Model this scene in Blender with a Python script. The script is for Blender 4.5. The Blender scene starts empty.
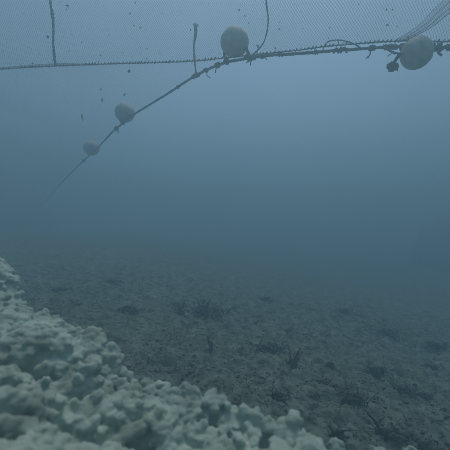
import bpy, bmesh, math, random
import numpy as np
from mathutils import Vector, Matrix

random.seed(7)
RNG = np.random.default_rng(11)
scene = bpy.context.scene
COL = scene.collection

# ------------------------------------------------------------------ camera
CAM_Z = 0.85
F = 321.4                                   # focal length in pixels of the 450 px photograph
cam_data = bpy.data.cameras.new('camera')
cam_data.sensor_width = 36.0
cam_data.lens = 36.0 * F / 450.0
cam_data.clip_start = 0.02
cam_data.clip_end = 500.0
cam_data.dof.use_dof = True
cam_data.dof.focus_distance = 2.3
cam_data.dof.aperture_fstop = 2.0
cam = bpy.data.objects.new('camera', cam_data)
cam.location = (0, 0, CAM_Z)
cam.rotation_euler = (math.radians(90), 0, 0)
COL.objects.link(cam)
scene.camera = cam

# ------------------------------------------------------------------ sky, sun, exposure
SUN_EL, SUN_AZ = math.radians(74), math.radians(15)     # high sun a little in front of the camera
world = bpy.data.worlds.new('World')
scene.world = world
world.use_nodes = True
wn = world.node_tree
bg = wn.nodes['Background']
sky = wn.nodes.new('ShaderNodeTexSky')
sky.sky_type = 'NISHITA'
sky.sun_disc = False
sky.sun_elevation = SUN_EL
sky.sun_rotation = SUN_AZ
wn.links.new(sky.outputs['Color'], bg.inputs['Color'])
bg.inputs['Strength'].default_value = 0.06
sun_data = bpy.data.lights.new('sun', 'SUN')
sun_data.energy = 1.5
sun_data.angle = math.radians(20)
sun_data.color = (1.0, 0.97, 0.88)
sun = bpy.data.objects.new('sun', sun_data)
sdir = Vector((math.sin(SUN_AZ) * math.cos(SUN_EL), math.cos(SUN_AZ) * math.cos(SUN_EL), math.sin(SUN_EL)))
sun.rotation_euler = sdir.to_track_quat('Z', 'Y').to_euler()
COL.objects.link(sun)

scene.view_settings.view_transform = 'Standard'
scene.view_settings.look = 'None'
scene.view_settings.gamma = 1.0
scene.view_settings.use_curve_mapping = False
scene.view_settings.exposure = 1.11

WATER_DENSITY = 0.262
WATER_COLOR = (0.385, 0.57, 0.66)
WATER_ANISO = 0.55
WATER_TOP = 4.3

cy = scene.cycles
cy.use_denoising = True
try:
    cy.denoiser = 'OPENIMAGEDENOISE'
    cy.denoising_input_passes = 'RGB_ALBEDO_NORMAL'
except Exception:
    pass
cy.max_bounces = 8
cy.diffuse_bounces = 3
cy.glossy_bounces = 1
cy.transmission_bounces = 2
cy.transparent_max_bounces = 16
cy.volume_bounces = 3

# ------------------------------------------------------------------ noise in numpy
def _hash(ix, iy, iz, seed):
    n = (ix.astype(np.int64) * 374761393 + iy.astype(np.int64) * 668265263 + iz.astype(np.int64) * 2147483647 + seed * 974711)
    n = (n ^ (n >> 13)) * 1274126177
    n = n & 0x7fffffff
    n = (n ^ (n >> 16)) * 60493
    return ((n & 0xffffff) / float(0xffffff)) * 2 - 1

def noise3(x, y, z, seed=0):
    x, y, z = np.broadcast_arrays(np.asarray(x, float), np.asarray(y, float), np.asarray(z, float))
    ix, iy, iz = np.floor(x), np.floor(y), np.floor(z)
    fx, fy, fz = x - ix, y - iy, z - iz
    ux, uy, uz = [f * f * f * (f * (f * 6 - 15) + 10) for f in (fx, fy, fz)]
    r = 0
    for dx in (0, 1):
        for dy in (0, 1):
            for dz in (0, 1):
                w = (ux if dx else 1 - ux) * (uy if dy else 1 - uy) * (uz if dz else 1 - uz)
                r = r + w * _hash(ix + dx, iy + dy, iz + dz, seed)
    return r

def noise2(x, y, seed=0):
    x, y = np.broadcast_arrays(np.asarray(x, float), np.asarray(y, float))
    ix, iy = np.floor(x), np.floor(y)
    fx, fy = x - ix, y - iy
    ux, uy = [f * f * f * (f * (f * 6 - 15) + 10) for f in (fx, fy)]
    z = np.zeros_like(ix)
    r = 0
    for dx in (0, 1):
        for dy in (0, 1):
            w = (ux if dx else 1 - ux) * (uy if dy else 1 - uy)
            r = r + w * _hash(ix + dx, iy + dy, z, seed)
    return r

def smooth(a, b, v):
    t = np.clip((v - a) / (b - a), 0, 1)
    return t * t * (3 - 2 * t)

# ------------------------------------------------------------------ helpers
def tag(o, label=None, cat=None, group=None, kind=None):
    if label: o['label'] = label
    if cat: o['category'] = cat
    if group: o['group'] = group
    if kind: o['kind'] = kind
    return o

def mesh_from(name, verts, faces, shade=True):
    me = bpy.data.meshes.new(name)
    verts = np.asarray(verts, dtype=np.float32)
    if isinstance(faces, np.ndarray):
        nf, k = faces.shape
        me.vertices.add(len(verts)); me.vertices.foreach_set('co', verts.ravel())
        me.loops.add(nf * k); me.loops.foreach_set('vertex_index', faces.astype(np.int32).ravel())
        me.polygons.add(nf); me.polygons.foreach_set('loop_start', np.arange(0, nf * k, k, dtype=np.int32))
        me.update(calc_edges=True)
    else:
        me.from_pydata([tuple(map(float, v)) for v in verts], [], faces)
        me.update()
    if shade:
        me.polygons.foreach_set('use_smooth', np.ones(len(me.polygons), dtype=bool))
    return me

def obj(name, me, mat, parent=None, loc=None):
    o = bpy.data.objects.new(name, me)
    COL.objects.link(o)
    if mat is not None and me is not None and len(me.materials) == 0:
        me.materials.append(mat)
    if parent: o.parent = parent
    if loc is not None: o.location = loc
    return o

def empty(name, loc):
    o = bpy.data.objects.new(name, None)
    o.empty_display_size = 0.05
    COL.objects.link(o)
    o.location = loc
    return o

def px(x, y, d):
    """pixel of the 450 px photograph at distance d along the view axis -> point"""
    return Vector(((x - 225) / F * d, d, CAM_Z + (225 - y) / F * d))

def spline(pts, n):
    """Catmull-Rom through pts, resampled evenly to n points"""
    P = np.array([tuple(p) for p in pts], float)
    P = np.vstack([2 * P[0] - P[1], P, 2 * P[-1] - P[-2]])
    out = []
    for i in range(1, len(P) - 2):
        t = np.linspace(0, 1, 40, endpoint=False)[:, None]
        p0, p1, p2, p3 = P[i - 1], P[i], P[i + 1], P[i + 2]
        out.append(0.5 * ((2 * p1) + (-p0 + p2) * t + (2 * p0 - 5 * p1 + 4 * p2 - p3) * t ** 2 + (-p0 + 3 * p1 - 3 * p2 + p3) * t ** 3))
    out.append(P[-2][None])
    Q = np.vstack(out)
    s = np.concatenate([[0], np.cumsum(np.linalg.norm(np.diff(Q, axis=0), axis=1))])
    si = np.linspace(0, s[-1], n)
    return np.stack([np.interp(si, s, Q[:, k]) for k in range(3)], 1), s[-1]

def frames(Q):
    T = np.gradient(Q, axis=0)
    T /= np.linalg.norm(T, axis=1)[:, None] + 1e-9
    up = np.tile(np.array([0.03, 0.1, 1.0]), (len(Q), 1))
    bad = np.abs((T * up).sum(1)) > 0.93
    if bad.mean() > 0.3:
        up[:] = (1.0, 0.1, 0.05)
    N = np.cross(T, up); N /= np.linalg.norm(N, axis=1)[:, None] + 1e-9
    B = np.cross(N, T)
    return T, N, B

def tube(Q, r, sides=12, lobes=0, depth=0.22, pitch=0.06, rough=0.0, seed=3, taper=None):
    """swept tube; lobes > 0 makes a laid (twisted strand) rope"""
    Q = np.asarray(Q, float)
    n = len(Q)
    T, N, B = frames(Q)
    s = np.concatenate([[0], np.cumsum(np.linalg.norm(np.diff(Q, axis=0), axis=1))])
    a = np.linspace(0, 2 * np.pi, sides, endpoint=False)
    A = np.tile(a, (n, 1))
    R = np.full((n, sides), float(r)) if np.isscalar(r) else np.repeat(np.asarray(r, float)[:, None], sides, 1)
    if taper is not None: R *= np.asarray(taper)[:, None]
    if lobes:
        R *= 1 - depth + depth * np.abs(np.cos(lobes * 0.5 * (A - 2 * np.pi * s[:, None] / pitch))) * 1.3
    if rough:
        R *= 1 + rough * noise3(s[:, None] * 60, np.cos(A) * 1.5 + 7, np.sin(A) * 1.5, seed) + rough * noise3(s[:, None] * 14, np.cos(A), np.sin(A), seed + 1)
    V = Q[:, None] + R[..., None] * (np.cos(A)[..., None] * N[:, None] + np.sin(A)[..., None] * B[:, None])
    V = V.reshape(-1, 3)
    i = np.arange(n - 1)[:, None] * sides; j = np.arange(sides)[None]; k = (j + 1) % sides
    Fq = np.stack([i + j, i + k, i + sides + k, i + sides + j], -1).reshape(-1, 4)
    # closed ends
    V = np.vstack([V, Q[0], Q[-1]])
    c0, c1 = len(V) - 2, len(V) - 1
    jj = np.arange(sides); kk = (jj + 1) % sides
    cap0 = np.stack([np.full(sides, c0), kk, jj, np.full(sides, c0)], 1)[:, :3]
    b = (n - 1) * sides
    cap1 = np.stack([np.full(sides, c1), b + jj, b + kk], 1)
    return V, Fq, np.vstack([cap0, cap1])

def tube_mesh(name, Q, r, **kw):
    V, Fq, Ft = tube(Q, r, **kw)
    return mesh_from(name, V, [tuple(map(int, f)) for f in Fq] + [tuple(map(int, f)) for f in Ft])

def join_tubes(name, parts):
    Vs, Fs, off = [], [], 0
    for V, Fq, Ft in parts:
        Vs.append(V); Fs += [tuple(int(q) + off for q in f) for f in Fq] + [tuple(int(q) + off for q in f) for f in Ft]
        off += len(V)
    return mesh_from(name, np.vstack(Vs), Fs)

def ico(sub=2):
    bm = bmesh.new(); bmesh.ops.create_icosphere(bm, subdivisions=sub, radius=1.0)
    V = np.array([v.co[:] for v in bm.verts]); Fa = np.array([[v.index for v in f.verts] for f in bm.faces])
    bm.free(); return V, Fa
ICO = {s: ico(s) for s in (1, 2, 3, 4)}

# ------------------------------------------------------------------ materials
def new_mat(name, rough=0.9, spec=0.15):
    m = bpy.data.materials.new(name); m.use_nodes = True
    b = m.node_tree.nodes['Principled BSDF']
    b.inputs['Roughness'].default_value = rough
    b.inputs['Specular IOR Level'].default_value = spec
    return m, m.node_tree, b

def noise_mat(name, stops, scale=8.0, detail=6.0, rough=0.9, bump=0.0, bump_scale=60.0, bump_dist=0.01, coords='Object', distort=0.0, second=None):
    """colour ramp over a noise; second = (scale, [stops], factor) multiplies a second wear pattern"""
    m, nt, b = new_mat(name, rough)
    tc = nt.nodes.new('ShaderNodeTexCoord')
    nz = nt.nodes.new('ShaderNodeTexNoise'); nz.inputs['Scale'].default_value = scale; nz.inputs['Detail'].default_value = detail
    nz.inputs['Distortion'].default_value = distort
    nt.links.new(tc.outputs[coords], nz.inputs['Vector'])
    cr = nt.nodes.new('ShaderNodeValToRGB')
    el = cr.color_ramp.elements
    while len(el) < len(stops): el.new(0.5)
    for e, (p, c) in zip(el, stops):
        e.position = p; e.color = (*c, 1)
    nt.links.new(nz.outputs['Fac'], cr.inputs['Fac'])
    outc = cr.outputs['Color']
    if second:
        n2 = nt.nodes.new('ShaderNodeTexNoise'); n2.inputs['Scale'].default_value = second[0]; n2.inputs['Detail'].default_value = 5
        nt.links.new(tc.outputs[coords], n2.inputs['Vector'])
        c2 = nt.nodes.new('ShaderNodeValToRGB')
        e2 = c2.color_ramp.elements
        while len(e2) < len(second[1]): e2.new(0.5)
        for e, (p, c) in zip(e2, second[1]):
            e.position = p; e.color = (*c, 1)
        nt.links.new(n2.outputs['Fac'], c2.inputs['Fac'])
        mx = nt.nodes.new('ShaderNodeMix'); mx.data_type = 'RGBA'; mx.blend_type = 'MULTIPLY'
        mx.inputs['Factor'].default_value = second[2]
        nt.links.new(outc, mx.inputs[6]); nt.links.new(c2.outputs['Color'], mx.inputs[7])
        outc = mx.outputs[2]
    nt.links.new(outc, b.inputs['Base Color'])
    if bump:
        n3 = nt.nodes.new('ShaderNodeTexNoise'); n3.inputs['Scale'].default_value = bump_scale; n3.inputs['Detail'].default_value = 6
        nt.links.new(tc.outputs[coords], n3.inputs['Vector'])
        bp = nt.nodes.new('ShaderNodeBump'); bp.inputs['Strength'].default_value = bump; bp.inputs['Distance'].default_value = bump_dist
        nt.links.new(n3.outputs['Fac'], bp.inputs['Height']); nt.links.new(bp.outputs['Normal'], b.inputs['Normal'])
    return m

M = {}
M['bed'] = noise_mat('seabed_sediment', [(0.30, (0.050, 0.060, 0.046)), (0.42, (0.098, 0.117, 0.091)), (0.54, (0.147, 0.175, 0.137)), (0.70, (0.215, 0.255, 0.20))],
                     scale=13, detail=10, bump=0.9, bump_scale=70, bump_dist=0.012, distort=0.4,
                     second=(40, [(0.36, (0.20, 0.19, 0.17)), (0.45, (1, 1, 1)), (1.0, (1, 1, 1))], 0.8))
M['fluff'] = noise_mat('pale_fluff', [(0.30, (0.225, 0.255, 0.20)), (0.45, (0.355, 0.41, 0.335)), (0.62, (0.455, 0.52, 0.43)), (0.8, (0.54, 0.61, 0.51))],
                       scale=9, detail=6, bump=0.3, bump_scale=90, bump_dist=0.012,
                       second=(7, [(0.30, (0.42, 0.39, 0.31)), (0.47, (1, 1, 1)), (1.0, (1, 1, 1))], 0.6))
_b = M['fluff'].node_tree.nodes['Principled BSDF']
_b.inputs['Subsurface Weight'].default_value = 0.25
_b.inputs['Subsurface Radius'].default_value = (1.0, 1.0, 1.0)
_b.inputs['Subsurface Scale'].default_value = 0.012
_b.inputs['Sheen Weight'].default_value = 0.1
M['float'] = noise_mat('float_plastic', [(0.3, (0.38, 0.38, 0.31)), (0.48, (0.50, 0.50, 0.42)), (0.7, (0.62, 0.62, 0.53))], scale=9, detail=6, rough=0.75, bump=0.5, bump_scale=60, bump_dist=0.005,
                       second=(26, [(0.36, (0.42, 0.38, 0.29)), (0.50, (1, 1, 1)), (1.0, (1, 1, 1))], 0.35))
M['rope'] = noise_mat('fouled_rope', [(0.3, (0.035, 0.034, 0.03)), (0.6, (0.10, 0.095, 0.08)), (0.8, (0.19, 0.18, 0.15))], scale=40, detail=5, bump=0.5, bump_scale=200, bump_dist=0.003)
M['cord'] = noise_mat('dark_cord', [(0.3, (0.03, 0.03, 0.028)), (0.7, (0.09, 0.085, 0.075))], scale=60, detail=4)
M['pale_cord'] = noise_mat('pale_cord', [(0.3, (0.35, 0.35, 0.30)), (0.7, (0.62, 0.62, 0.55))], scale=60, detail=4)
M['twine'] = noise_mat('net_twine', [(0.3, (0.08, 0.08, 0.07)), (0.7, (0.20, 0.20, 0.17))], scale=5, detail=4)
M['weed'] = noise_mat('dead_weed', [(0.3, (0.022, 0.018, 0.013)), (0.7, (0.07, 0.055, 0.04))], scale=50, detail=4)
M['shoot'] = noise_mat('brown_shoot', [(0.3, (0.09, 0.06, 0.045)), (0.7, (0.19, 0.14, 0.11))], scale=60, detail=4)
M['mat'] = noise_mat('dark_turf', [(0.38, (0.025, 0.022, 0.017)), (0.52, (0.07, 0.066, 0.052)), (0.66, (0.15, 0.16, 0.125))], scale=34, detail=8, bump=0.8, bump_scale=120, bump_dist=0.01)

# ------------------------------------------------------------------ seabed
def bed(x, y, fine=True):
    x = np.asarray(x, float); y = np.asarray(y, float)
    z = -0.175 * 3.4 * np.tanh(x / 3.4) + 0.05 * smooth(3, 9, y)
    z = z + 0.06 * noise2(x * 0.8, y * 0.8, 1) + 0.035 * noise2(x * 2.3 + 5, y * 2.3, 2)
    if fine:
        wx = x + 0.02 * noise2(x * 13, y * 13, 7); wy = y + 0.02 * noise2(x * 13 + 8, y * 13, 8)
        z = z + 0.014 * noise2(x * 5, y * 5, 3) + 0.026 * np.abs(noise2(wx * 8 + 3, wy * 9, 4)) + 0.024 * np.abs(noise2(wx * 19, wy * 21 + 9, 5))
        z = z + 0.010 * np.abs(noise2(x * 44, y * 44, 6)) + 0.004 * noise2(x * 95, y * 95, 9) - 0.02
    return z
Z0 = float(bed(0.0, 0.0, False))

def axis(fine0, fine1, step, far, growth=1.045):
    a = list(np.arange(fine0, fine1, step))
    s = step
    while a[-1] < far: s *= growth; a.append(a[-1] + s)
    lo = []; p = a[0]; s = step
    while p > -far: s *= growth * 1.03; p -= s; lo.append(p)
    return np.array(lo[::-1] + a)
xs = axis(-1.6, 2.2, 0.0105, 36)
ys = axis(0.9, 3.6, 0.0105, 36, 1.02)
XX, YY = np.meshgrid(xs, ys)
ZZ = bed(XX, YY)
V = np.stack([XX, YY, ZZ], -1).reshape(-1, 3)
nx, ny = len(xs), len(ys)
i = np.arange(ny - 1)[:, None] * nx; j = np.arange(nx - 1)[None]
Fq = np.stack([i + j, i + j + 1, i + nx + j + 1, i + nx + j], -1).reshape(-1, 4)
tag(obj('seabed', mesh_from('seabed', V, Fq), M['bed']), 'grey silty seabed littered with dead plant stubble', 'seabed', kind='structure')

def ground_hit(x, y):
    d = 0.5
    while d < 14:
        p = px(x, y, d)
        if p.z <= float(bed(p.x, p.y)): break
        d += 0.01
    p = px(x, y, d)
    return Vector((p.x, p.y, float(bed(p.x, p.y)))), d

# ------------------------------------------------------------------ pale fluffy mound in the foreground
CREST = np.array([(0.75, 0.25), (0.40, 0.80), (0.33, 1.00), (0.255, 1.10), (0.0, 1.15), (-0.35, 1.29), (-0.62, 1.40), (-0.89, 1.56), (-1.26, 1.83), (-1.8, 2.15), (-2.6, 2.4)])
def crest_dist(x, y):
    """signed distance to the crest line, positive on the camera side"""
    best = np.full(np.shape(x), 1e9); sg = np.ones(np.shape(x))
    for (x0, y0), (x1, y1) in zip(CREST[:-1], CREST[1:]):
        dx, dy = x1 - x0, y1 - y0; L = dx * dx + dy * dy
        t = np.clip(((x - x0) * dx + (y - y0) * dy) / L, 0, 1)
        d = np.hypot(x - x0 - t * dx, y - y0 - t * dy)
        s = np.sign(dx * (y - y0) - dy * (x - x0))
        m = d < best
        best = np.where(m, d, best); sg = np.where(m, s, sg)
    return best * sg
HOLES = []
def mound(x, y):
    x = np.asarray(x, float); y = np.asarray(y, float)
    top = 0.225 - 0.185 * x + 0.12 * (y - 0.8) + 0.040 * np.exp(-(((x - 0.23) / 0.10) ** 2 + ((y - 1.04) / 0.10) ** 2)) - 0.055 * np.exp(-(((x + 0.01) / 0.13) ** 2 + ((y - 1.13) / 0.13) ** 2)) - 0.035 * smooth(-0.7, -0.1, x)
    top = top + 0.055 * noise2(x * 3.4 + 2, y * 3.4, 21) + 0.03 * noise2(x * 8, y * 8 + 4, 22)
    wx = x + 0.10 * noise2(x * 3, y * 3, 25); wy = y + 0.10 * noise2(x * 3 + 7, y * 3, 26)
    top = top + 0.075 * np.abs(noise2(wx * 3.0, wy * 4.6, 27)) - 0.025
    # a deep crease at the left with a swollen fold in front of it
    c = (y - 0.90) - 0.75 * (x + 0.62)
    along = smooth(-0.36, -0.50, x)
    top = top - 0.24 * along * np.exp(-(c / 0.05) ** 2) + 0.055 * along * np.exp(-((c + 0.10) / 0.07) ** 2)
    for hx, hy, hr, hd in HOLES:
        top = top - 1.9 * hd * np.exp(-((x - hx) ** 2 / (1.7 * hr) ** 2 + (y - hy) ** 2 / hr ** 2))
    sd = crest_dist(x, y)
    k = smooth(-0.06, 0.05, sd)
    g = bed(x, y, False) - 0.06
    k = k * smooth(0.18, 0.42, y + 0.25 * np.abs(np.minimum(x + 1.4, 0)))
    k = k * smooth(-2.6, -2.2, x)
    return g + (top - g) * k, k

def mound_hit(x, y):
    d = 0.45
    while d < 3:
        p = px(x, y, d)
        if p.z <= float(mound(np.array([p.x]), np.array([p.y]))[0][0]): break
        d += 0.01
    return p
new = []
for hx, hy, hr, hd in [(14, 272, 0.05, 0.10), (46, 312, 0.035, 0.06), (30, 302, 0.03, 0.05), (52, 346, 0.045, 0.08), (92, 352, 0.035, 0.06), (62, 334, 0.03, 0.05), (140, 436, 0.035, 0.07),
                       (172, 402, 0.022, 0.05), (212, 412, 0.02, 0.05), (236, 422, 0.02, 0.045), (300, 432, 0.022, 0.055), (262, 432, 0.02, 0.04), (115, 372, 0.03, 0.05), (20, 350, 0.04, 0.06), (75, 425, 0.04, 0.06)]:
    p = mound_hit(hx, hy)
    new.append((p.x, p.y, hr, hd))
HOLES += new

def add_balls(C, R, sub):
    Vi, Fi = ICO[sub]
    n = len(C)
    sc = 1 + 0.25 * (RNG.random((n, 1, 3)) - 0.5)
    V = C[:, None] + R[:, None, None] * Vi[None] * sc
    Fa = Fi[None] + (np.arange(n) * len(Vi))[:, None, None]
    return V.reshape(-1, 3), Fa.reshape(-1, 3)

def fluffy(name, C1, R1, voxel, mat, floor_fn=None, extra=None, med=(5, 0.36, 0.62), small=(0, 0.3, 0.5), sm=4, bill=0.4):
    """pile of billowing lumps: big balls carry medium ones, which carry small ones; fused into one skin"""
    Vs, Fs, off = [], [], 0
    def put(V, Fa):
        nonlocal off
        Vs.append(V); Fs.append(Fa + off); off += len(V)
    put(*add_balls(C1, R1, 2))
    def children(C, R, n, lo, hi, jit):
        D = RNG.normal(size=(len(C) * n, 3)); D[:, 2] = D[:, 2] * 0.8 + 0.25
        D /= np.linalg.norm(D, axis=1)[:, None]
        Cr = np.repeat(C, n, 0); Rr = np.repeat(R, n)
        r = Rr * RNG.uniform(lo, hi, len(Rr))
        return Cr + D * (Rr * RNG.uniform(0.78, jit, len(Rr)))[:, None], r
    C2, R2 = children(C1, R1, med[0], med[1], med[2], 1.0)
    put(*add_balls(C2, R2, 1))
    if small[0]:
        C3, R3 = children(C2, R2, small[0], small[1], small[2], 1.0)
        put(*add_balls(C3, R3, 1))
    if extra is not None: put(*extra)
    me = mesh_from(name + '_raw', np.vstack(Vs), np.vstack(Fs))
    tmp = bpy.data.objects.new('tmp', me); COL.objects.link(tmp)
    md = tmp.modifiers.new('r', 'REMESH'); md.mode = 'VOXEL'; md.voxel_size = voxel
    ms = tmp.modifiers.new('s', 'SMOOTH'); ms.factor = 0.5; ms.iterations = sm
    dg = bpy.context.evaluated_depsgraph_get()
    out = bpy.data.meshes.new_from_object(tmp.evaluated_get(dg))
    bpy.data.objects.remove(tmp); bpy.data.meshes.remove(me)
    out.name = name
    n = len(out.vertices); co = np.empty(n * 3, np.float32); out.vertices.foreach_get('co', co); co = co.reshape(-1, 3).astype(float)
    nor = np.empty(n * 3, np.float32); out.vertices.foreach_get('normal', nor); nor = nor.reshape(-1, 3)
    f = lambda q, sd_: np.abs(noise3(co[:, 0] * q, co[:, 1] * q, co[:, 2] * q, sd_))
    wp = np.stack([noise3(co[:, 0] * 9, co[:, 1] * 9, co[:, 2] * 9, 34 + q) for q in range(3)], 1) * 0.03 + np.stack([noise3(co[:, 0] * 24, co[:, 1] * 24, co[:, 2] * 24, 37 + q) for q in range(3)], 1) * 0.012
    cw = co + wp
    f = lambda q, sd_: np.abs(noise3(cw[:, 0] * q, cw[:, 1] * q, cw[:, 2] * q, sd_))
    msk = 0.45 + 0.55 * smooth(-0.25, 0.30, noise3(co[:, 0] * 4.5, co[:, 1] * 4.5, co[:, 2] * 4.5, 41))
    d = (0.010 * f(26, 35) + 0.007 * f(52, 32) * msk + 0.0025 * f(110, 33) - 0.005) * bill
    co = co + nor * d[:, None]
    out.vertices.foreach_set('co', co.astype(np.float32).ravel())
    out.polygons.foreach_set('use_smooth', np.ones(len(out.polygons), dtype=bool))
    out.update()
    out.materials.clear(); out.materials.append(mat)
    return out

# lumps over the mound surface on a jittered grid, sizes drifting from fine curd to coarse
g = np.stack(np.meshgrid(np.arange(-2.5, 0.66, 0.029), np.arange(0.35, 2.6, 0.029)), -1).reshape(-1, 2)
g = g + RNG.uniform(-0.014, 0.014, g.shape)
h, k = mound(g[:, 0], g[:, 1])
ok = (k > 0.08) & (h > bed(g[:, 0], g[:, 1], False) - 0.02) & (g[:, 1] > 0.30 * np.abs(g[:, 0])) & (RNG.random(len(g)) < 0.85)
g, h = g[ok], h[ok]
size = 0.5 + 0.5 * noise2(g[:, 0] * 4.0, g[:, 1] * 4.0, 24)
R1 = 0.010 + 0.027 * np.clip(size * 0.55 + 0.5 * RNG.random(len(g)) ** 2.2, 0, 1)
C1 = np.stack([g[:, 0], g[:, 1], h - R1 * 0.30 + RNG.normal(0, 0.006, len(g))], 1)
# solid core under the lumps
gx = np.linspace(-2.6, 0.9, 150); gy = np.linspace(0.1, 2.7, 110)
GX, GY = np.meshgrid(gx, gy); GH, GK = mound(GX, GY)
GH = GH - 0.014
GB = bed(GX, GY, False) - 0.16
nv = GX.size
core_v = np.vstack([np.stack([GX, GY, np.maximum(GH, GB + 0.02)], -1).reshape(-1, 3), np.stack([GX, GY, GB], -1).reshape(-1, 3)])
i = np.arange(109)[:, None] * 150; j = np.arange(149)[None]
q4 = np.stack([i + j, i + j + 1, i + 150 + j + 1, i + 150 + j], -1).reshape(-1, 4)
top_t = np.vstack([q4[:, [0, 1, 2]], q4[:, [0, 2, 3]]])
bot_t = top_t[:, ::-1] + nv
ring = list(range(150)) + [r * 150 + 149 for r in range(1, 110)] + list(range(109 * 150 + 148, 109 * 150 - 1, -1)) + [r * 150 for r in range(108, 0, -1)]
side = []
for a, b in zip(ring, ring[1:] + ring[:1]):
    side += [(b, a, a + nv), (b, a + nv, b + nv)]
core = (core_v, np.vstack([top_t, bot_t, np.array(side)]))
fm = fluffy('fluff_mound', C1, R1, 0.0048, M['fluff'], extra=core, med=(6, 0.34, 0.62), small=(0, 0.28, 0.5), sm=4, bill=1.0)
tag(obj('fluff_mound', fm, None), 'large pale lumpy mound of fluffy growth filling the lower left foreground', 'mound')

def lump(pxx, pyy, r, label, seed):
    p, d = ground_hit(pxx, pyy)
    n = 7
    C = np.array([[random.uniform(-1, 1) * r * 0.8, random.uniform(-1, 1) * r * 0.6, random.uniform(0.1, 0.6) * r] for _ in range(n)])
    me = fluffy('fluffy_lump', C, RNG.uniform(0.4, 0.65, n) * r, 0.004, M['fluff'], med=(6, 0.35, 0.6), sm=2)
    tag(obj('fluffy_lump', me, None, loc=(p.x, p.y, p.z)), label, 'lump', 'small pale lumps at the bottom edge')
lump(338, 452, 0.035, 'small pale fluffy lump on the silt just right of the big mound', 1)
lump(379, 455, 0.030, 'small pale fluffy lump at the bottom edge below the leaning stalk', 2)
lump(410, 455, 0.032, 'small pale fluffy lump at the bottom edge, rightmost of its row', 3)

# ------------------------------------------------------------------ float line
FL = [px(20, 226, 11.0), px(46, 200, 7.8), px(66, 178, 6.0), px(91, 154, 4.45), px(122, 124, 3.45), px(160, 98.5, 2.95), px(195, 76, 2.62), px(222, 64, 2.42),
      px(240, 60, 2.34), px(262, 56.5, 2.26), px(300, 53, 2.14), px(350, 49.5, 2.06), px(400, 46.5, 2.04), px(432, 47.5, 2.02), px(455, 48, 1.97), px(520, 45, 1.85), px(640, 40, 1.75)]
Q, LEN = spline(FL, 1500)
Q = Q + 0.004 * np.stack([noise2(np.arange(1500) * 0.03, 0, 41), noise2(np.arange(1500) * 0.03, 3, 41), noise2(np.arange(1500) * 0.03, 9, 41)], 1)
root = empty('float_rope', Q[0])
def child(name, me, mat, parent):
    o = obj(name, me, mat, parent)
    o.location = -parent.location
    return o
tag(root, 'fouled laid rope carrying the pale floats, curving away at left', 'rope')
child('laid_rope', tube_mesh('laid_rope', Q, 0.0098, sides=12, lobes=3, depth=0.30, pitch=0.075, rough=0.18), M['rope'], root)

def rope_at(x):
    """point of the float rope that shows at photograph column x"""
    cx = 225 + F * Q[:, 0] / Q[:, 1]
    kx = int(np.argmin(np.abs(cx - x)))
    T = Q[min(kx + 3, 1499)] - Q[max(kx - 3, 0)]
    return Vector(Q[kx]), Vector(T).normalized()

def knot_mesh(name, T, r_rope, width, turns, rc, seed, lump=0.25):
    """cord wound round the rope: a lashing of several turns, uneven"""
    n = 26 * turns
    a = np.linspace(0, 2 * np.pi * turns, n)
    T = np.array(T); up = np.array([0, 0, 1.0]); N = np.cross(T, up); N /= np.linalg.norm(N); B = np.cross(N, T)
    rr = r_rope + rc * 0.6 + rc * 0.9 * np.abs(noise2(a * 0.45, seed, 55))
    s = width * (np.linspace(-0.5, 0.5, n) + lump * noise2(a * 0.21, seed + 3.3, 56))
    P = s[:, None] * T + rr[:, None] * (np.cos(a)[:, None] * N + np.sin(a)[:, None] * B)
    return tube(P, rc, sides=7, rough=0.25, seed=seed)

def rope_knot(x, width, turns, rc, seed, tails=0):
    p, T = rope_at(x)
    rc *= 0.82
    parts = [knot_mesh('k', T, 0.0098, width, turns, rc, seed)]
    rnd = random.Random(seed)
    for t in range(tails):
        a = Vector((rnd.uniform(-.5, .5), rnd.uniform(-.4, .4), rnd.uniform(-1, 0.3))).normalized()
        pts = [(0, 0, 0), a * 0.02, a * 0.035 + Vector((rnd.uniform(-.01, .01), 0, -0.004)), a * 0.05 + Vector((rnd.uniform(-.02, .02), 0, -0.012))]
        c, _ = spline(pts, 10)
        parts.append(tube(c, rc * 0.8, sides=6, rough=0.3, seed=seed + t))
    o = obj('knot', join_tubes('knot', parts), M['cord'], root)
    o.location = p - root.location
for a in [(196, 0.06, 6, 0.006, 1, 0), (206, 0.025, 3, 0.005, 2, 1), (218, 0.035, 4, 0.0065, 3, 1), (251, 0.07, 7, 0.006, 4, 3), (262, 0.02, 3, 0.005, 5, 1),
          (116.5, 0.035, 3, 0.008, 6, 1), (84, 0.05, 3, 0.010, 12, 0), (339, 0.07, 5, 0.006, 7, 0), (372, 0.03, 4, 0.005, 8, 2), (390, 0.10, 8, 0.005, 9, 1), (437, 0.08, 5, 0.011, 10, 1), (449, 0.03, 3, 0.006, 11, 0),
          (281, 0.02, 2, 0.004, 14, 0), (316, 0.02, 2, 0.004, 15, 0), (178, 0.02, 2, 0.004, 16, 0)]:
    rope_knot(*a)

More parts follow.
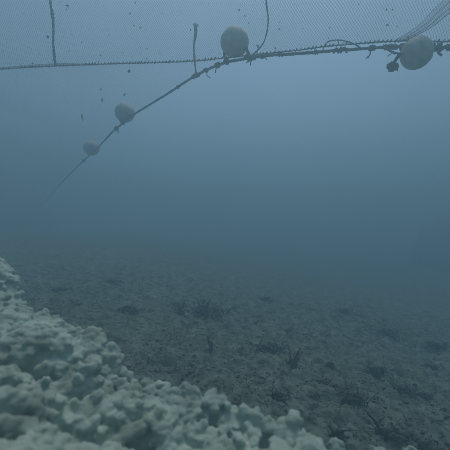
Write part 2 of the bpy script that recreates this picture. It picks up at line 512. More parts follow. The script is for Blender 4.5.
# ------------------------------------------------------------------ floats
def make_float(center, r, ropex, label, tilt, squash=(1, 1, 1), seed=0):
    rt = empty('float', center)
    tag(rt, label, 'float', 'pale ball floats along the rope')
    Vi, Fi = ICO[4]
    n1 = 0.018 * noise3(Vi[:, 0] * 2.2 + seed, Vi[:, 1] * 2.2, Vi[:, 2] * 2.2, 61) + 0.010 * noise3(Vi[:, 0] * 9 + seed, Vi[:, 1] * 9, Vi[:, 2] * 9, 62)
    # moulded equator ridge
    ridge = 0.020 * np.exp(-(Vi[:, 2] / 0.05) ** 2)
    V = Vi * (r * (1 + n1 + ridge))[:, None] * np.array(squash)
    rot = Matrix.Rotation(tilt, 3, 'Y') @ Matrix.Rotation(0.25, 3, 'X')
    V = V @ np.array(rot).T
    b = obj('float_body', mesh_from('float_body', V, Fi), M['float'], rt)
    rp, T = rope_at(ropex)
    off = rp - center
    # two lugs low on either side and the lashings that tie them to the rope
    for s in (-1, 1):
        foot = off + T * (s * r * 0.92)
        dirv = (off * 0.55 + T * (s * r * 0.95)); dirv = dirv.normalized()
        lug = dirv * r * 0.93
        c, _ = spline([lug * 0.95, lug * 1.10, lug * 1.16], 6)
        obj('lug', tube_mesh('lug', c, r * 0.15, sides=10, taper=np.array([1, 1, .95, .9, .8, .5]), rough=0.1, seed=seed), M['rope'], rt)
        parts = []
        for w in range(3):
            e = Vector((0.006 * (w - 1), 0.008 * (w - 1), 0.003 * w))
            c, _ = spline([lug * 0.98 + e * 2, lug * 1.14 + e, foot + e * 1.5, foot + T * (s * 0.012) + e], 14)
            parts.append(tube(c, 0.0062, sides=7, rough=0.3, seed=seed + w))
        parts.append(tuple([knot_mesh('k', T, 0.0105, 0.03, 4, 0.005, seed + s)[0] + np.array(foot)] + list(knot_mesh('k', T, 0.0105, 0.03, 4, 0.005, seed + s)[1:])))
        obj('lashing', join_tubes('lashing', parts), M['cord'], rt)
    return rt
make_float(px(234.5, 42, 2.34), 0.103, 238, 'pale ball float above the rope, beside the upright frayed rope end', 0.3, seed=1)
fr = make_float(px(416.5, 53, 1.99), 0.0935, 418, 'nearest and largest pale float, at right beside the bunched net fold', 0.5, (0.98, 0.98, 1.03), seed=2)
make_float(px(124.8, 112.5, 3.45), 0.104, 127, 'dim pale float, second farthest along the rope at left', 0.2, seed=3)
make_float(px(91.5, 148, 4.45), 0.105, 93, 'faintest farthest float on the rope, fading into the murk', 0.1, seed=4)

# dark clump of weed and cord hanging from the nearest float
cl = px(392, 67, 1.97)
Vi, Fi = ICO[3]
n1 = 0.35 * noise3(Vi[:, 0] * 2.5, Vi[:, 1] * 2.5, Vi[:, 2] * 2.5, 71) + 0.2 * noise3(Vi[:, 0] * 7, Vi[:, 1] * 7, Vi[:, 2] * 7, 72)
rt = empty('weed_clump', cl)
tag(rt, 'dark ragged weed clump hanging under the left side of the nearest float', 'weed clump')
obj('weed_mass', mesh_from('weed_mass', Vi * (0.026 * (1 + n1))[:, None] * np.array([1.1, 0.8, 1.0]), Fi), M['weed'], rt)
for t in range(9):
    a = Vector((random.uniform(-1, 1), random.uniform(-.8, .5), random.uniform(-1, .9))).normalized()
    L = random.uniform(0.022, 0.038)
    c, _ = spline([a * 0.012, a * L * 0.75 + Vector((random.uniform(-.006, .006), 0, random.uniform(-.006, .006))), a * L + Vector((random.uniform(-.012, .012), 0, -0.008))], 9)
    obj('frond', tube_mesh('frond', c, random.uniform(0.005, 0.010), sides=6, taper=np.array([1, 1, .9, 1.1, .8, 1, .8, .6, .35]), rough=0.6, seed=t), M['weed'], rt)
c, _ = spline([(0.0, 0, 0), (0.015, 0, 0.025), (0.03, 0.005, 0.05), (0.05, 0.01, 0.075)], 12)
obj('stalk', tube_mesh('stalk', c, 0.010, sides=7, rough=0.4, seed=9), M['weed'], rt)

# upright frayed rope end standing off the float rope
p0, T0 = rope_at(196)
c, _ = spline([p0, p0 + Vector((-0.005, 0, 0.06)), px(194.5, 57, 2.60), px(194, 45, 2.58), px(195.5, 36, 2.57), px(195.5, 27, 2.56)], 90)
rt = empty('rope_end', p0)
tag(rt, 'short upright rope end with a pale frayed tip beside the middle float', 'rope')
child('rope_stem', tube_mesh('rope_stem', c, 0.0075 * (1 + 0.7 * smooth(55, 85, np.arange(90))), sides=9, lobes=3, pitch=0.05, rough=0.3, seed=5), M['rope'], rt)
top = Vector(c[-1])
parts = []
for t in range(16):
    a = Vector((random.uniform(-1, 1), random.uniform(-1, 1), random.uniform(.3, 1.2))).normalized()
    cc, _ = spline([top + Vector((0, 0, -0.03)), top + a * 0.012, top + a * 0.026 + Vector((0.003, 0, 0.002))], 6)
    parts.append(tube(cc, 0.0042, sides=5, rough=0.3, seed=t))
child('frayed_tip', join_tubes('frayed_tip', parts), M['pale_cord'], rt)

# ------------------------------------------------------------------ netting
SEAM = [px(-330, 92, 2.72), px(-170, 80, 2.68), px(-60, 72.5, 2.62), px(0, 69, 2.58), px(55, 66, 2.54), px(120, 63.5, 2.50), px(160, 62.5, 2.47), px(195, 61, 2.44), px(225, 58, 2.38), px(262, 54, 2.27),
        px(300, 50, 2.15), px(325, 46.5, 2.08), px(360, 43.5, 2.04), px(400, 41, 2.02), px(450, 41.5, 1.97), px(520, 39, 1.86), px(640, 34, 1.76)]
S, SL = spline(SEAM, 900)

def wall_surface(u, v):
    """u metres along the seam, v metres up the net; the net leans over towards the camera"""
    si = np.linspace(0, SL, len(S))
    P = np.stack([np.interp(u, si, S[:, k]) for k in range(3)], -1)
    x = P[..., 0]
    lean = 0.62 + 0.10 * np.sin(x * 1.7)
    up = 0.78
    bil = 0.06 * np.sin(x * 2.6 + 1.0 + v) * smooth(0, 0.5, v) + 0.025 * np.sin(x * 9 + v * 5) * smooth(0, 0.3, v) + 0.05 * noise2(x * 1.5, v * 1.5, 81) * smooth(0, 0.3, v)
    P = P + np.stack([0.02 * np.sin(v * 7 + x * 3) * smooth(0, .3, v), -lean * v + bil * up, up * v + bil * lean], -1)
    return P

def twines(name, P, rad):
    """P[j, i] lattice of knots; each joined to its two upper neighbours by a thin three-sided twine"""
    nj, ni = P.shape[:2]
    A, B = [], []
    for j in range(nj - 1):
        if j % 2 == 0:
            A += [P[j, :], P[j, 1:]]; B += [P[j + 1, :], P[j + 1, :-1]]
        else:
            A += [P[j, :], P[j, :-1]]; B += [P[j + 1, :], P[j + 1, 1:]]
    A = np.vstack(A); B = np.vstack(B)
    ok = np.isfinite(A).all(1) & np.isfinite(B).all(1)
    A = A[ok]; B = B[ok]
    T = B - A; T /= np.linalg.norm(T, axis=1)[:, None] + 1e-9
    up = np.array([0.13, 0.95, 0.28])
    N = np.cross(T, up); N /= np.linalg.norm(N, axis=1)[:, None] + 1e-9
    Bn = np.cross(T, N)
    n = len(A)
    V = np.empty((n, 6, 3))
    for q in range(3):
        a = q * 2 * math.pi / 3
        o = rad * (math.cos(a) * N + math.sin(a) * Bn)
        V[:, q] = A + o; V[:, 3 + q] = B + o
    base = (np.arange(n) * 6)[:, None, None]
    Fa = np.array([[0, 1, 4, 3], [1, 2, 5, 4], [2, 0, 3, 5]])[None] + base
    return mesh_from(name, V.reshape(-1, 3), Fa.reshape(-1, 4), shade=False)

net = empty('net_wall', Vector(S[0]))
tag(net, 'fine diamond mesh net rising above the dotted seam and leaning overhead', 'net')
CW, CH = 0.0165, 0.0105
ni = int(SL / CW); nj = int(1.5 / CH)
J, I = np.meshgrid(np.arange(nj), np.arange(ni), indexing='ij')
U = (I + 0.5 * (J % 2)) * CW; Vv = J * CH
U = U + 0.03 * noise2(I * 0.035, J * 0.05, 86) + 0.006 * noise2(I * 0.12, J * 0.12, 83) + 0.0015 * noise2(I * 0.9, J * 0.9, 85); Vv = Vv + (0.02 * noise2(I * 0.03, J * 0.05, 87) + 0.004 * noise2(I * 0.15, J * 0.15, 84)) * np.minimum(J / 12.0, 1)
child('netting', twines('netting', wall_surface(U, Vv), 0.00072), M['twine'], net)

# bunched fold of net by the nearest float
# tufts of growth caught in the meshes
Vi1, Fi1 = ICO[1]
fv, ff, off = [], [], 0
fr_ = random.Random(12)
for q in range(420):
    uu = fr_.uniform(0.6, SL - 0.2); vv = fr_.random() ** 2 * 1.1
    c0 = wall_surface(np.array([uu]), np.array([vv]))[0]
    r = fr_.uniform(0.0015, 0.0045) * (2.0 if fr_.random() < 0.06 else 1)
    V = Vi1 * r * np.array([fr_.uniform(.6, 1.5), fr_.uniform(.6, 1.2), fr_.uniform(.6, 1.8)]) * (1 + 0.5 * np.array([fr_.uniform(-1, 1) for _ in Vi1]))[:, None]
    fv.append(V + c0); ff.append(Fi1 + off); off += len(V)
tag(child('fouling', mesh_from('fouling', np.vstack(fv), np.vstack(ff)), M['rope'], net), kind='stuff')

# seam: head cord with lacing stitches
child('seam_cord', tube_mesh('seam_cord', S, 0.0042, sides=8, lobes=3, pitch=0.03, rough=0.2), M['cord'], net)
dk, lt = [], []
si = np.linspace(0, SL, len(S)); u = 0.0; q = 0
rnd = random.Random(4)
while u < SL - 0.03:
    p = np.array([np.interp(u, si, S[:, k]) for k in range(3)]); p2 = np.array([np.interp(u + 0.02, si, S[:, k]) for k in range(3)])
    t = (p2 - p) / np.linalg.norm(p2 - p)
    hgt = rnd.uniform(0.006, 0.013)
    c = [p + np.array([0, -0.006, -hgt]), p + t * 0.006 + np.array([0, -0.008, 0]), p + t * rnd.uniform(0.010, 0.016) + np.array([0, -0.006, hgt * 0.9])]
    cc, _ = spline(c, 6)
    (lt if rnd.random() < 0.30 else dk).append(tube(cc, rnd.uniform(0.003, 0.0048), sides=6, rough=0.3, seed=q))
    u += rnd.uniform(0.021, 0.031); q += 1
tag(child('lacing', join_tubes('lacing', dk), M['cord'], net), kind='stuff')
tag(child('pale_lacing', join_tubes('pale_lacing', lt), M['pale_cord'], net), kind='stuff')

def wall_at(x, y):
    """point of the net wall seen at a photograph pixel"""
    uu, vv = np.meshgrid(np.linspace(0, SL, 420), np.linspace(0, 0.9, 150))
    P = wall_surface(uu, vv)
    e = (225 + F * P[..., 0] / P[..., 1] - x) ** 2 + (225 - F * (P[..., 2] - CAM_Z) / P[..., 1] - y) ** 2
    k = np.unravel_index(np.argmin(e), e.shape)
    return Vector(P[k])
# bunched fold of net by the nearest float
FA = [wall_at(398, 40), wall_at(412, 33), wall_at(426, 23), wall_at(440, 12), wall_at(450, 3)]
FA.append(FA[-1] + (FA[-1] - FA[-3]) * 2.0)
FC, _ = spline(FA, 80)
def fold_pt(s, w):
    P = np.stack([np.interp(s, np.linspace(0, 1, 80), FC[:, k]) for k in range(3)], -1)
    wid = 0.05 + 0.16 * s
    nrm = np.array([0.0, -0.78, -0.62]); acr = np.array([0.5, -0.45, -0.6])
    return P + (w * wid)[..., None] * acr + (0.012 + 0.012 * np.sin(w * 22 + s * 3) + 0.015 * np.cos(w * 3.0))[..., None] * nrm
J, I = np.meshgrid(np.arange(60), np.arange(20), indexing='ij')
child('net_fold', twines('net_fold', fold_pt(J / 59.0, (I + 0.5 * (J % 2)) / 20.0 - 0.5), 0.00072), M['twine'], net)

def rib(pts, r):
    w = [wall_at(*p) + Vector((0, -0.012, -0.004)) for p in pts]
    d = (w[-1] - w[-2]).normalized()
    w += [w[-1] + d * 0.25, w[-1] + d * 0.6]
    c, L = spline(w, 220)
    child('rib_cord', tube_mesh('rib_cord', c, r, sides=9, lobes=2, depth=0.45, pitch=0.045, rough=0.45, seed=int(pts[0][0])), M['cord'], net)
rib([(56, 67), (55, 45), (53.5, 25), (52, 3)], 0.0085)
rib([(252, 55), (262, 44), (267.5, 25), (266, 3)], 0.0055)
rib([(-140, 76), (-142, 40), (-145, 3)], 0.0085)

# slack cord along the right half of the rope
p1, p2, p3, p4 = rope_at(322)[0], px(327, 42.5, 2.06), px(338, 40, 2.05), px(352, 43, 2.04)
c, _ = spline([p1, p2, p3, p4, rope_at(362)[0]], 60)
sc_ = obj('slack_cord', tube_mesh('slack_cord', c - np.array(p1), 0.004, sides=7, lobes=2, depth=0.4, pitch=0.03, rough=0.3), M['cord'], loc=p1)
tag(sc_, 'thin slack cord looping over the rope left of the nearest float', 'cord')
c, _ = spline([rope_at(384)[0], px(392, 52, 1.99), px(402, 54, 1.98)], 30)
sc_ = obj('tie_cord', tube_mesh('tie_cord', c - np.array(rope_at(384)[0]), 0.006, sides=8, lobes=2, depth=0.4, pitch=0.04, rough=0.3), M['cord'], loc=rope_at(384)[0])
tag(sc_, 'short dark tie cord running from the rope to the nearest float', 'cord')

# lower panel of net between the seam and the float rope
order = np.argsort(Q[:, 0])
J, I = np.meshgrid(np.arange(330), np.arange(215), indexing='ij')
GXp = -4.4 + (I + 0.5 * (J % 2)) * 0.022; GYp = 2.25 + J * 0.0145
GXp = GXp + 0.03 * noise2(GXp * 2, GYp * 2, 92); GYp = GYp + 0.03 * noise2(GXp * 2 + 9, GYp * 2, 93)
ysm = np.interp(GXp, S[:, 0], S[:, 1]); zsm = np.interp(GXp, S[:, 0], S[:, 2])
yrp = np.interp(GXp, Q[order, 0], Q[order, 1]); zrp = np.interp(GXp, Q[order, 0], Q[order, 2])
w = (GYp - ysm) / np.maximum(yrp - ysm, 1e-3)
inside = (w > 0) & (w < 1) & (GXp < 0.03) & (yrp > ysm)
wc = np.clip(w, 0, 1)
GZp = zsm * (1 - wc) + zrp * wc + (0.05 * noise2(GXp * 1.4, GYp * 1.4, 91) + 0.24) * np.sin(wc * math.pi) ** 0.7 * smooth(0.05, 1.6, yrp - ysm)
PP = np.stack([GXp, GYp, GZp], -1)
PN = np.where(inside[..., None], PP, np.nan)
PP = np.where(inside[..., None], PP, 1e3)
panel = obj('net_panel', twines('net_panel', PN - S[300], 0.0005), M['twine'], loc=Vector(S[300]))
tag(panel, 'hazy net panel stretched between the dotted seam and the far floats', 'net')

# scraps of weed caught on the nets
def panel_at(x, y):
    e = (225 + F * PP[..., 0] / PP[..., 1] - x) ** 2 + (225 - F * (PP[..., 2] - CAM_Z) / PP[..., 1] - y) ** 2
    return Vector(PP[np.unravel_index(np.argmin(e), e.shape)])
def scrap(x, y, on_wall, size, label, hang=0.0, seed=0):
    p = (wall_at(x, y) if on_wall else panel_at(x, y)) + Vector((0, -0.01, -0.01))
    rnd = random.Random(seed)
    parts = []
    for t in range(4):
        a = Vector((rnd.uniform(-1, 1), rnd.uniform(-.4, .4), rnd.uniform(-1, .6) - hang)).normalized() * size
        c, _ = spline([-a * 0.3, a * 0.2 + Vector((rnd.uniform(-.2, .2), 0, rnd.uniform(-.2, .2))) * size, a * 0.8], 9)
        parts.append(tube(c, size * rnd.uniform(0.12, 0.22) * (0.3 if hang > 2 else 1), sides=6, taper=np.array([.4, .7, .9, 1, 1, .9, .8, .6, .3]), rough=0.4, seed=t))
    o = obj('weed_scrap', join_tubes('weed_scrap', parts), M['weed'], loc=p)
    tag(o, label, 'weed', 'weed scraps caught on the nets')
scrap(67, 5, True, 0.022, 'dark weed scrap on the net, at the top edge right of the left rib cord', seed=1)
scrap(48, 36, True, 0.024, 'hooked weed scrap on the net just left of the left rib cord', 0.8, 2)
scrap(140, 27, True, 0.013, 'tiny weed speck on the net left of the upright rope end', seed=3)
scrap(387, 24, True, 0.018, 'weed scrap on the net above the nearest float', seed=4)
scrap(130, 70, False, 0.026, 'narrow weed scrap hanging just under the dotted seam', 1.5, 5)
scrap(101, 88, False, 0.018, 'upper weed speck above the second farthest float', seed=6)
scrap(103, 99, False, 0.030, 'darkest weed scrap, upper left of the second farthest float', seed=7)
scrap(126, 94, False, 0.026, 'faint weed scrap right above the second farthest float', seed=8)
scrap(83, 115, False, 0.075, 'long faint weed strand hanging left of the second farthest float', 2.5, 9)

# ------------------------------------------------------------------ dead plants on the seabed
def blade_mesh(h, r, lean, curl, rnd, segs=4):
    a = rnd.uniform(0, 6.28)
    d = Vector((math.cos(a), math.sin(a), 0))
    pts = []
    for q in range(segs + 1):
        t = q / segs
        pts.append(Vector((0, 0, h * t)) + d * (lean * h * t + curl * h * t * t) + Vector((rnd.uniform(-1, 1), rnd.uniform(-1, 1), 0)) * h * 0.05)
    tap = np.linspace(1, 0.35, segs + 1)
    V, Fq, Ft = tube(np.array([p[:] for p in pts]), r, sides=4, taper=tap)
    return mesh_from('blade', V, [tuple(map(int, f)) for f in Fq] + [tuple(map(int, f)) for f in Ft])
BL = {}
rb = random.Random(5)
for kind, mat in (('dark', M['weed']), ('brown', M['shoot'])):
    BL[kind] = []
    for q in range(10):
        me = blade_mesh(1.0, 0.07, rb.uniform(0, 0.9 if kind == 'dark' else 0.25), rb.uniform(-.5, .9) * (1 if kind == 'dark' else 0.3), rb, 5)
        me.materials.append(mat); BL[kind].append(me)

def clump_mesh(w, dpt, hgt, seed):
    """scruffy heap of many small turf crumbs, thinning out at the rim"""
    rc = random.Random(int(seed * 100) + 1)
    Vi, Fi = ICO[1]
    vs, fs, off = [], [], 0
    for q in range(150):
        a = rc.uniform(0, 6.28); t = abs(rc.gauss(0, 0.62)) * (1 + 0.45 * math.sin(2 * a + seed) + 0.25 * math.sin(5 * a + 2 * seed))
        x, y = math.cos(a) * t * w, math.sin(a) * t * dpt
        r = rc.uniform(0.004, 0.013) * (1.15 - 0.4 * min(t, 1.2))
        z = hgt * max(0.0, 1 - t * t) * rc.uniform(0.1, 1.0)
        V = Vi * r * np.array([rc.uniform(.7, 2.0), rc.uniform(.7, 1.6), rc.uniform(.5, 1.0)]) * (1 + 0.45 * np.array([rc.uniform(-1, 1) for _ in Vi]))[:, None]
        vs.append(V + np.array([x, y, z])); fs.append(Fi + off); off += len(V)
    return mesh_from('turf_clump', np.vstack(vs), np.vstack(fs))

def tuft(x, y, wpx, hpx, n, label, kind='dark', clump=True, ch=0.3, seed=0, name='seagrass_tuft', cat='dead plant', lean=None):
    p, d = ground_hit(x, y)
    w = wpx / F * d * 0.5; h = hpx / F * d
    rnd = random.Random(seed)
    rt = empty(name, p)
    tag(rt, label, cat, 'dead plants on the seabed')
    if clump:
        tag(obj('turf_clump', clump_mesh(w, w * 0.7, h * ch * 0.55 + 0.006, seed * 1.7), M['mat'], rt), kind='stuff')
    for q in range(int(n * 1.6)):
        me = rnd.choice(BL[kind])
        o = obj('blade', me, None, rt)
        a = rnd.uniform(0, 6.28); rr = math.sqrt(rnd.random()) * w * 0.95
        o.location = (math.cos(a) * rr, math.sin(a) * rr * 0.8, float(bed(p.x + math.cos(a) * rr, p.y + math.sin(a) * rr * 0.8)) - p.z)
        hh = h * (rnd.uniform(0.25, 0.65) if rnd.random() < 0.75 else rnd.uniform(0.7, 1.05))
        th = max(0.0036, min(0.007, hh * 0.08)) / 0.07 * rnd.uniform(0.6, 1.3)
        o.scale = (th if th < hh else hh, th if th < hh else hh, hh)
        tl = 0.18 if kind == 'brown' else 0.5
        o.rotation_euler = (rnd.uniform(-tl, tl), rnd.uniform(-tl, tl), rnd.uniform(0, 6.28))
    return rt, p, d
tuft(201, 312, 52, 13, 46, 'wide dark spiky turf patch left of centre, farther than the brown shoot', ch=0.45, seed=1)
tuft(127, 311, 30, 8, 8, 'low brown turf hummock beyond the mound, left of the wide spiky patch', ch=0.8, seed=2)
tuft(268, 351, 34, 9, 26, 'low dark turf strip with short spikes in the middle of the seabed', ch=0.5, seed=3)
tuft(291, 366, 13, 20, 14, 'upright brownish tuft just right of the low turf strip', 'brown', clump=False, seed=4)
tuft(354, 400, 30, 12, 30, 'round dark spiky tuft up the slope from the leaning stalk', ch=0.4, seed=5)
tuft(404, 392, 20, 12, 18, 'dark tuft with tall single spikes right of the round spiky tuft', ch=0.35, seed=6)
tuft(424, 398, 18, 9, 12, 'ragged dark tuft near the right edge, beside the tall spiked tuft', ch=0.4, seed=7)
tuft(386, 334, 46, 7, 34, 'long low dark turf mat far off at right', ch=0.6, seed=8)
tuft(436, 347, 30, 7, 8, 'faint low hummock far off at the right edge', ch=0.9, seed=9)
tuft(266, 301, 22, 6, 5, 'faint distant hummock in the murk beyond the seabed middle', ch=0.9, seed=10)
tuft(345, 312, 26, 5, 8, 'faint thin turf streak in the distance right of centre', ch=0.6, seed=11)
tuft(278, 398, 16, 14, 12, 'dark ragged tuft just behind the right end of the mound', ch=0.4, seed=12)
tuft(432, 368, 16, 7, 12, 'small dark tuft at right between the far mat and the near tufts', ch=0.4, seed=13)
tuft(376, 372, 22, 10, 16, 'sparse dark tuft right of centre below the far mat', ch=0.4, seed=14)
tuft(287, 333, 12, 6, 8, 'small dark tuft beyond the low turf strip', ch=0.5, seed=15)
tuft(330, 367, 7, 6, 3, 'small dark round turf ball right of the upright brownish tuft', ch=0.9, seed=16)
tuft(326, 385, 22, 7, 10, 'flat dark scraggly patch left of the round spiky tuft', ch=0.5, seed=17)
tuft(427, 448, 22, 6, 10, 'low dark tuft at the bottom right corner', ch=0.5, seed=18)
tuft(337, 438, 9, 15, 9, 'dark crooked tuft just right of the end of the mound', clump=True, ch=0.4, seed=19)
tuft(170, 344, 24, 10, 7, 'row of thin upright stems left of the brown shoot', clump=False, seed=20)
tuft(112, 282, 26, 5, 10, 'faint dark streak of stubble far off at left', ch=0.6, seed=21)
tuft(60, 290, 20, 5, 10, 'dark stubble beyond the left end of the mound', ch=0.6, seed=22)

# brown shoot with a pale flake beside it
p, d = ground_hit(209, 349)
rt = empty('brown_shoot', p)
tag(rt, 'single stout brown shoot standing upright left of centre', 'dead plant', 'dead plants on the seabed')
c, _ = spline([(0.012, 0, -0.01), (0.008, 0, 0.03), (-0.006, 0, 0.065), (-0.012, 0, 0.10)], 14)
obj('stem', tube_mesh('stem', c, 0.013, sides=8, taper=np.linspace(1.3, 0.5, 14), rough=0.35, seed=3), M['shoot'], rt)
c, _ = spline([(0.006, -.006, -0.01), (0.022, -.005, 0.03), (0.018, -.004, 0.055)], 10)
obj('side_shoot', tube_mesh('side_shoot', c, 0.010, sides=7, taper=np.linspace(1.3, 0.5, 10), rough=0.35, seed=4), M['shoot'], rt)
c, _ = spline([(0.05, 0, 0.0), (0.06, 0, 0.02), (0.072, 0, 0.012)], 10)
obj('flake', tube_mesh('flake', c, 0.008, sides=7, taper=np.linspace(1, 0.4, 10), rough=0.4, seed=5), M['fluff'], rt)

# leaning stalk with its dark root mass, lower right
p, d = ground_hit(386, 437)
rt = empty('leaning_stalk', p)
tag(rt, 'dark bare stalk leaning left out of a root clump at lower right', 'dead plant', 'dead plants on the seabed')
c, _ = spline([(0.01, 0, -0.01), (-0.03, 0.0, 0.03), (-0.055, 0.0, 0.07), (-0.088, 0.01, 0.105)], 16)
obj('stalk', tube_mesh('stalk', c, 0.0070, sides=8, taper=np.linspace(1.2, 0.6, 16), rough=0.3, seed=3), M['weed'], rt)
tag(obj('root_clump', clump_mesh(0.055, 0.04, 0.022, 33), M['mat'], rt), kind='stuff')
rnd = random.Random(77)
for q in range(12):
    o = obj('blade', rnd.choice(BL['dark']), None, rt)
    o.location = (rnd.uniform(-.04, .06), rnd.uniform(-.03, .03), -0.005)
    hh = rnd.uniform(0.02, 0.055); o.scale = (0.055, 0.055, hh); o.rotation_euler = (rnd.uniform(-.4, .4), rnd.uniform(-.5, .5), rnd.uniform(0, 6))

# countless bits: dead stubble, twigs lying flat, pale flakes
def scatter(n, xr, yr, mat, name, label, build, cat, seed, clumpy=0.0):
    rnd = random.Random(seed)
    parts_v, parts_f, off = [], [], 0
    got = 0; guard = 0
    while got < n and guard < n * 30:
        guard += 1
        y = yr[0] * (yr[1] / yr[0]) ** rnd.random(); x = rnd.uniform(-0.85, 0.85) * (y + 0.4)
        if x < xr[0] or x > xr[1]: continue
        if clumpy and float(noise2(x * 3.1 + seed, y * 3.1, 200)) + 0.5 * float(noise2(x * 9, y * 9, 201)) < clumpy * (rnd.random() * 1.5 - 0.45): continue
        if crest_dist(np.array(x), np.array(y)) > -0.04: continue
        z = float(bed(x, y))
        V, Fa = build(rnd)
        parts_v.append(V + np.array([x, y, z])); parts_f.append(Fa + off); off += len(V); got += 1
    me = mesh_from(name, np.vstack(parts_v), np.vstack(parts_f), shade=False)
    tag(obj(name, me, mat), label, cat, kind='stuff')

def prism(P0, P1, P2, r):
    Q3 = np.array([P0, P1, P2], float)
    T, N, B = frames(Q3)
    V = []
    for q in range(3):
        rr = r * (1, .8, .35)[q]
        for a in (0, 2.1, 4.2):
            V.append(Q3[q] + rr * (math.cos(a) * N[q] + math.sin(a) * B[q]))
    Fa = []
    for q in range(2):
        for a in range(3):
            b = (a + 1) % 3
            Fa.append((q * 3 + a, q * 3 + b, q * 3 + 3 + b, q * 3 + 3 + a))
    return np.array(V), np.array(Fa)
def b_stub(rnd):
    h = rnd.uniform(0.006, 0.022) * (1.7 if rnd.random() < 0.08 else 1)
    a = rnd.uniform(0, 6.28); l = rnd.uniform(0, .5) * h
    e = (math.cos(a) * l, math.sin(a) * l, h)
    return prism((0, 0, -0.006), (e[0] * .4 + rnd.uniform(-.003, .003), e[1] * .4, h * .5), e, rnd.uniform(0.0012, 0.003))
def b_twig(rnd):
    a = rnd.uniform(0, 6.28); L = rnd.uniform(0.004, 0.018)
    d = np.array([math.cos(a), math.sin(a), 0]) * L
    return prism(tuple(-d + [0, 0, 0.003]), (rnd.uniform(-.004, .004), 0, 0.008), tuple(d + [0, 0, rnd.uniform(0.0, 0.012)]), rnd.uniform(0.001, 0.0025))
Vi1, Fi1 = ICO[1]
def b_flake(rnd):
    r = rnd.uniform(0.003, 0.010)
    V = Vi1 * r * np.array([rnd.uniform(.8, 1.6), rnd.uniform(.8, 1.5), rnd.uniform(.4, .8)]) * (1 + 0.35 * np.array([rnd.uniform(-1, 1) for _ in Vi1]))[:, None]
    return V + np.array([0, 0, r * 0.2]), Fi1
scatter(1300, (-3, 5), (1.15, 7), M['weed'], 'dead_stubble', 'short dark dead stubble scattered over the silt', b_stub, 'stubble', 5, 1.4)
scatter(1300, (-3, 5), (1.15, 7), M['weed'], 'fallen_twigs', 'dark plant scraps lying flat on the silt', b_twig, 'plant litter', 6, 0.9)
def b_dark(rnd):
    r = rnd.uniform(0.0035, 0.0095)
    V = Vi1 * r * np.array([rnd.uniform(.9, 2.4), rnd.uniform(.7, 1.6), rnd.uniform(.35, .8)]) * (1 + 0.45 * np.array([rnd.uniform(-1, 1) for _ in Vi1]))[:, None]
    return V + np.array([0, 0, r * 0.15]), Fi1
scatter(1300, (-3, 5), (1.15, 6.5), M['mat'], 'turf_crumbs', 'small dark turf crumbs strewn over the silt', b_dark, 'plant litter', 8, 1.6)
scatter(900, (-3, 4), (1.15, 4), M['bed'], 'silt_crumbs', 'small crumbs of silt resting on the seabed', b_flake, 'crumbs', 7)

# crumbs that broke off the mound and lie along its foot
cv, cf, off = [], [], 0
cr_ = random.Random(41)
for q in range(5000):
    x, y = cr_.uniform(-1.9, 0.55), cr_.uniform(0.8, 2.4)
    sdq = float(crest_dist(np.array(x), np.array(y)))
    if not -0.17 < sdq < -0.015 or cr_.random() > math.exp((sdq + 0.03) * 26) * 0.45: continue
    r = cr_.uniform(0.003, 0.011)
    V = Vi1 * r * np.array([cr_.uniform(.8, 1.4), cr_.uniform(.8, 1.4), cr_.uniform(.6, 1.0)]) * (1 + 0.3 * np.array([cr_.uniform(-1, 1) for _ in Vi1]))[:, None]
    cv.append(V + np.array([x, y, float(bed(x, y)) + r * 0.3])); cf.append(Fi1 + off); off += len(V)
tag(obj('mound_crumbs', mesh_from('mound_crumbs', np.vstack(cv), np.vstack(cf)), M['fluff']), 'small pale crumbs lying along the foot of the mound', 'crumbs', kind='stuff')

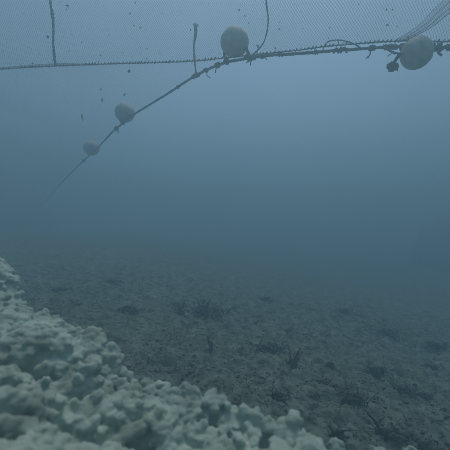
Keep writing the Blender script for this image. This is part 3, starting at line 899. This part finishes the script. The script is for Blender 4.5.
# specks drifting in the water
pv_, pf_, off = [], [], 0
pr = random.Random(31)
for q in range(700):
    d = pr.uniform(0.7, 5.0)
    p = Vector((pr.uniform(-0.8, 0.8) * d, d, CAM_Z + pr.uniform(-0.35, 0.72) * d))
    if p.z < float(bed(p.x, p.y)) + 0.2: continue
    r = pr.uniform(0.0005, 0.0017)
    V = Vi1 * r * np.array([pr.uniform(.6, 1.6), 1, pr.uniform(.6, 1.4)])
    pv_.append(V + np.array(p)); pf_.append(Fi1 + off); off += len(V)
tag(obj('drifting_specks', mesh_from('drifting_specks', np.vstack(pv_), np.vstack(pf_)), M['fluff']), 'tiny pale specks drifting in the water', 'specks', kind='stuff')

# dark masses added to dim the murk at either side, no known rocks
def dim_mass(loc, size, label, seed):
    Vi, Fi = ICO[4]
    n1 = 0.34 * noise3(Vi[:, 0] * 1.9 + seed, Vi[:, 1] * 1.5, Vi[:, 2] * 1.5, 111) + 0.30 * np.abs(noise3(Vi[:, 0] * 4 + seed, Vi[:, 1] * 4, Vi[:, 2] * 4, 112)) + 0.06 * noise3(Vi[:, 0] * 11, Vi[:, 1] * 11, Vi[:, 2] * 11, 113)
    V = Vi * (1 + n1)[:, None] * np.array(size)
    o = obj('dimming_mass', mesh_from('dimming_mass', V, Fi), M['mat'], loc=loc)
    tag(o, label, 'rock', 'masses added to dim the murk')
dim_mass((9.3, 10.2, float(bed(9.3, 10.2)) + 0.2), (2.75, 2.0, 1.4), 'vague dark mass added to dim the murk at the right edge', 2.0)
dim_mass((-11.2, 12.2, float(bed(-11.2, 12.2)) + 0.3), (3.4, 2.2, 1.7), 'vague dark mass added to dim the murk at the left edge below the rope', 5.0)

# ------------------------------------------------------------------ the water as a body of murky haze
bm = bmesh.new(); bmesh.ops.create_cube(bm, size=1.0)
zb = float(ZZ.min()) - 1.0
for v in bm.verts:
    v.co = Vector((v.co.x * 90, v.co.y * 90, zb if v.co.z < 0 else WATER_TOP))
me = bpy.data.meshes.new('haze'); bm.to_mesh(me); bm.free()
mh = bpy.data.materials.new('murky_water'); mh.use_nodes = True
nt = mh.node_tree; nt.nodes.clear()
out = nt.nodes.new('ShaderNodeOutputMaterial'); pv = nt.nodes.new('ShaderNodeVolumePrincipled')
pv.inputs['Color'].default_value = (*WATER_COLOR, 1)
pv.inputs['Density'].default_value = WATER_DENSITY
pv.inputs['Anisotropy'].default_value = WATER_ANISO
nt.links.new(pv.outputs['Volume'], out.inputs['Volume'])
me.materials.append(mh)
hz = bpy.data.objects.new('haze', me); COL.objects.link(hz)
tag(hz, 'murky blue grey water filling the whole scene', 'water', kind='stuff')
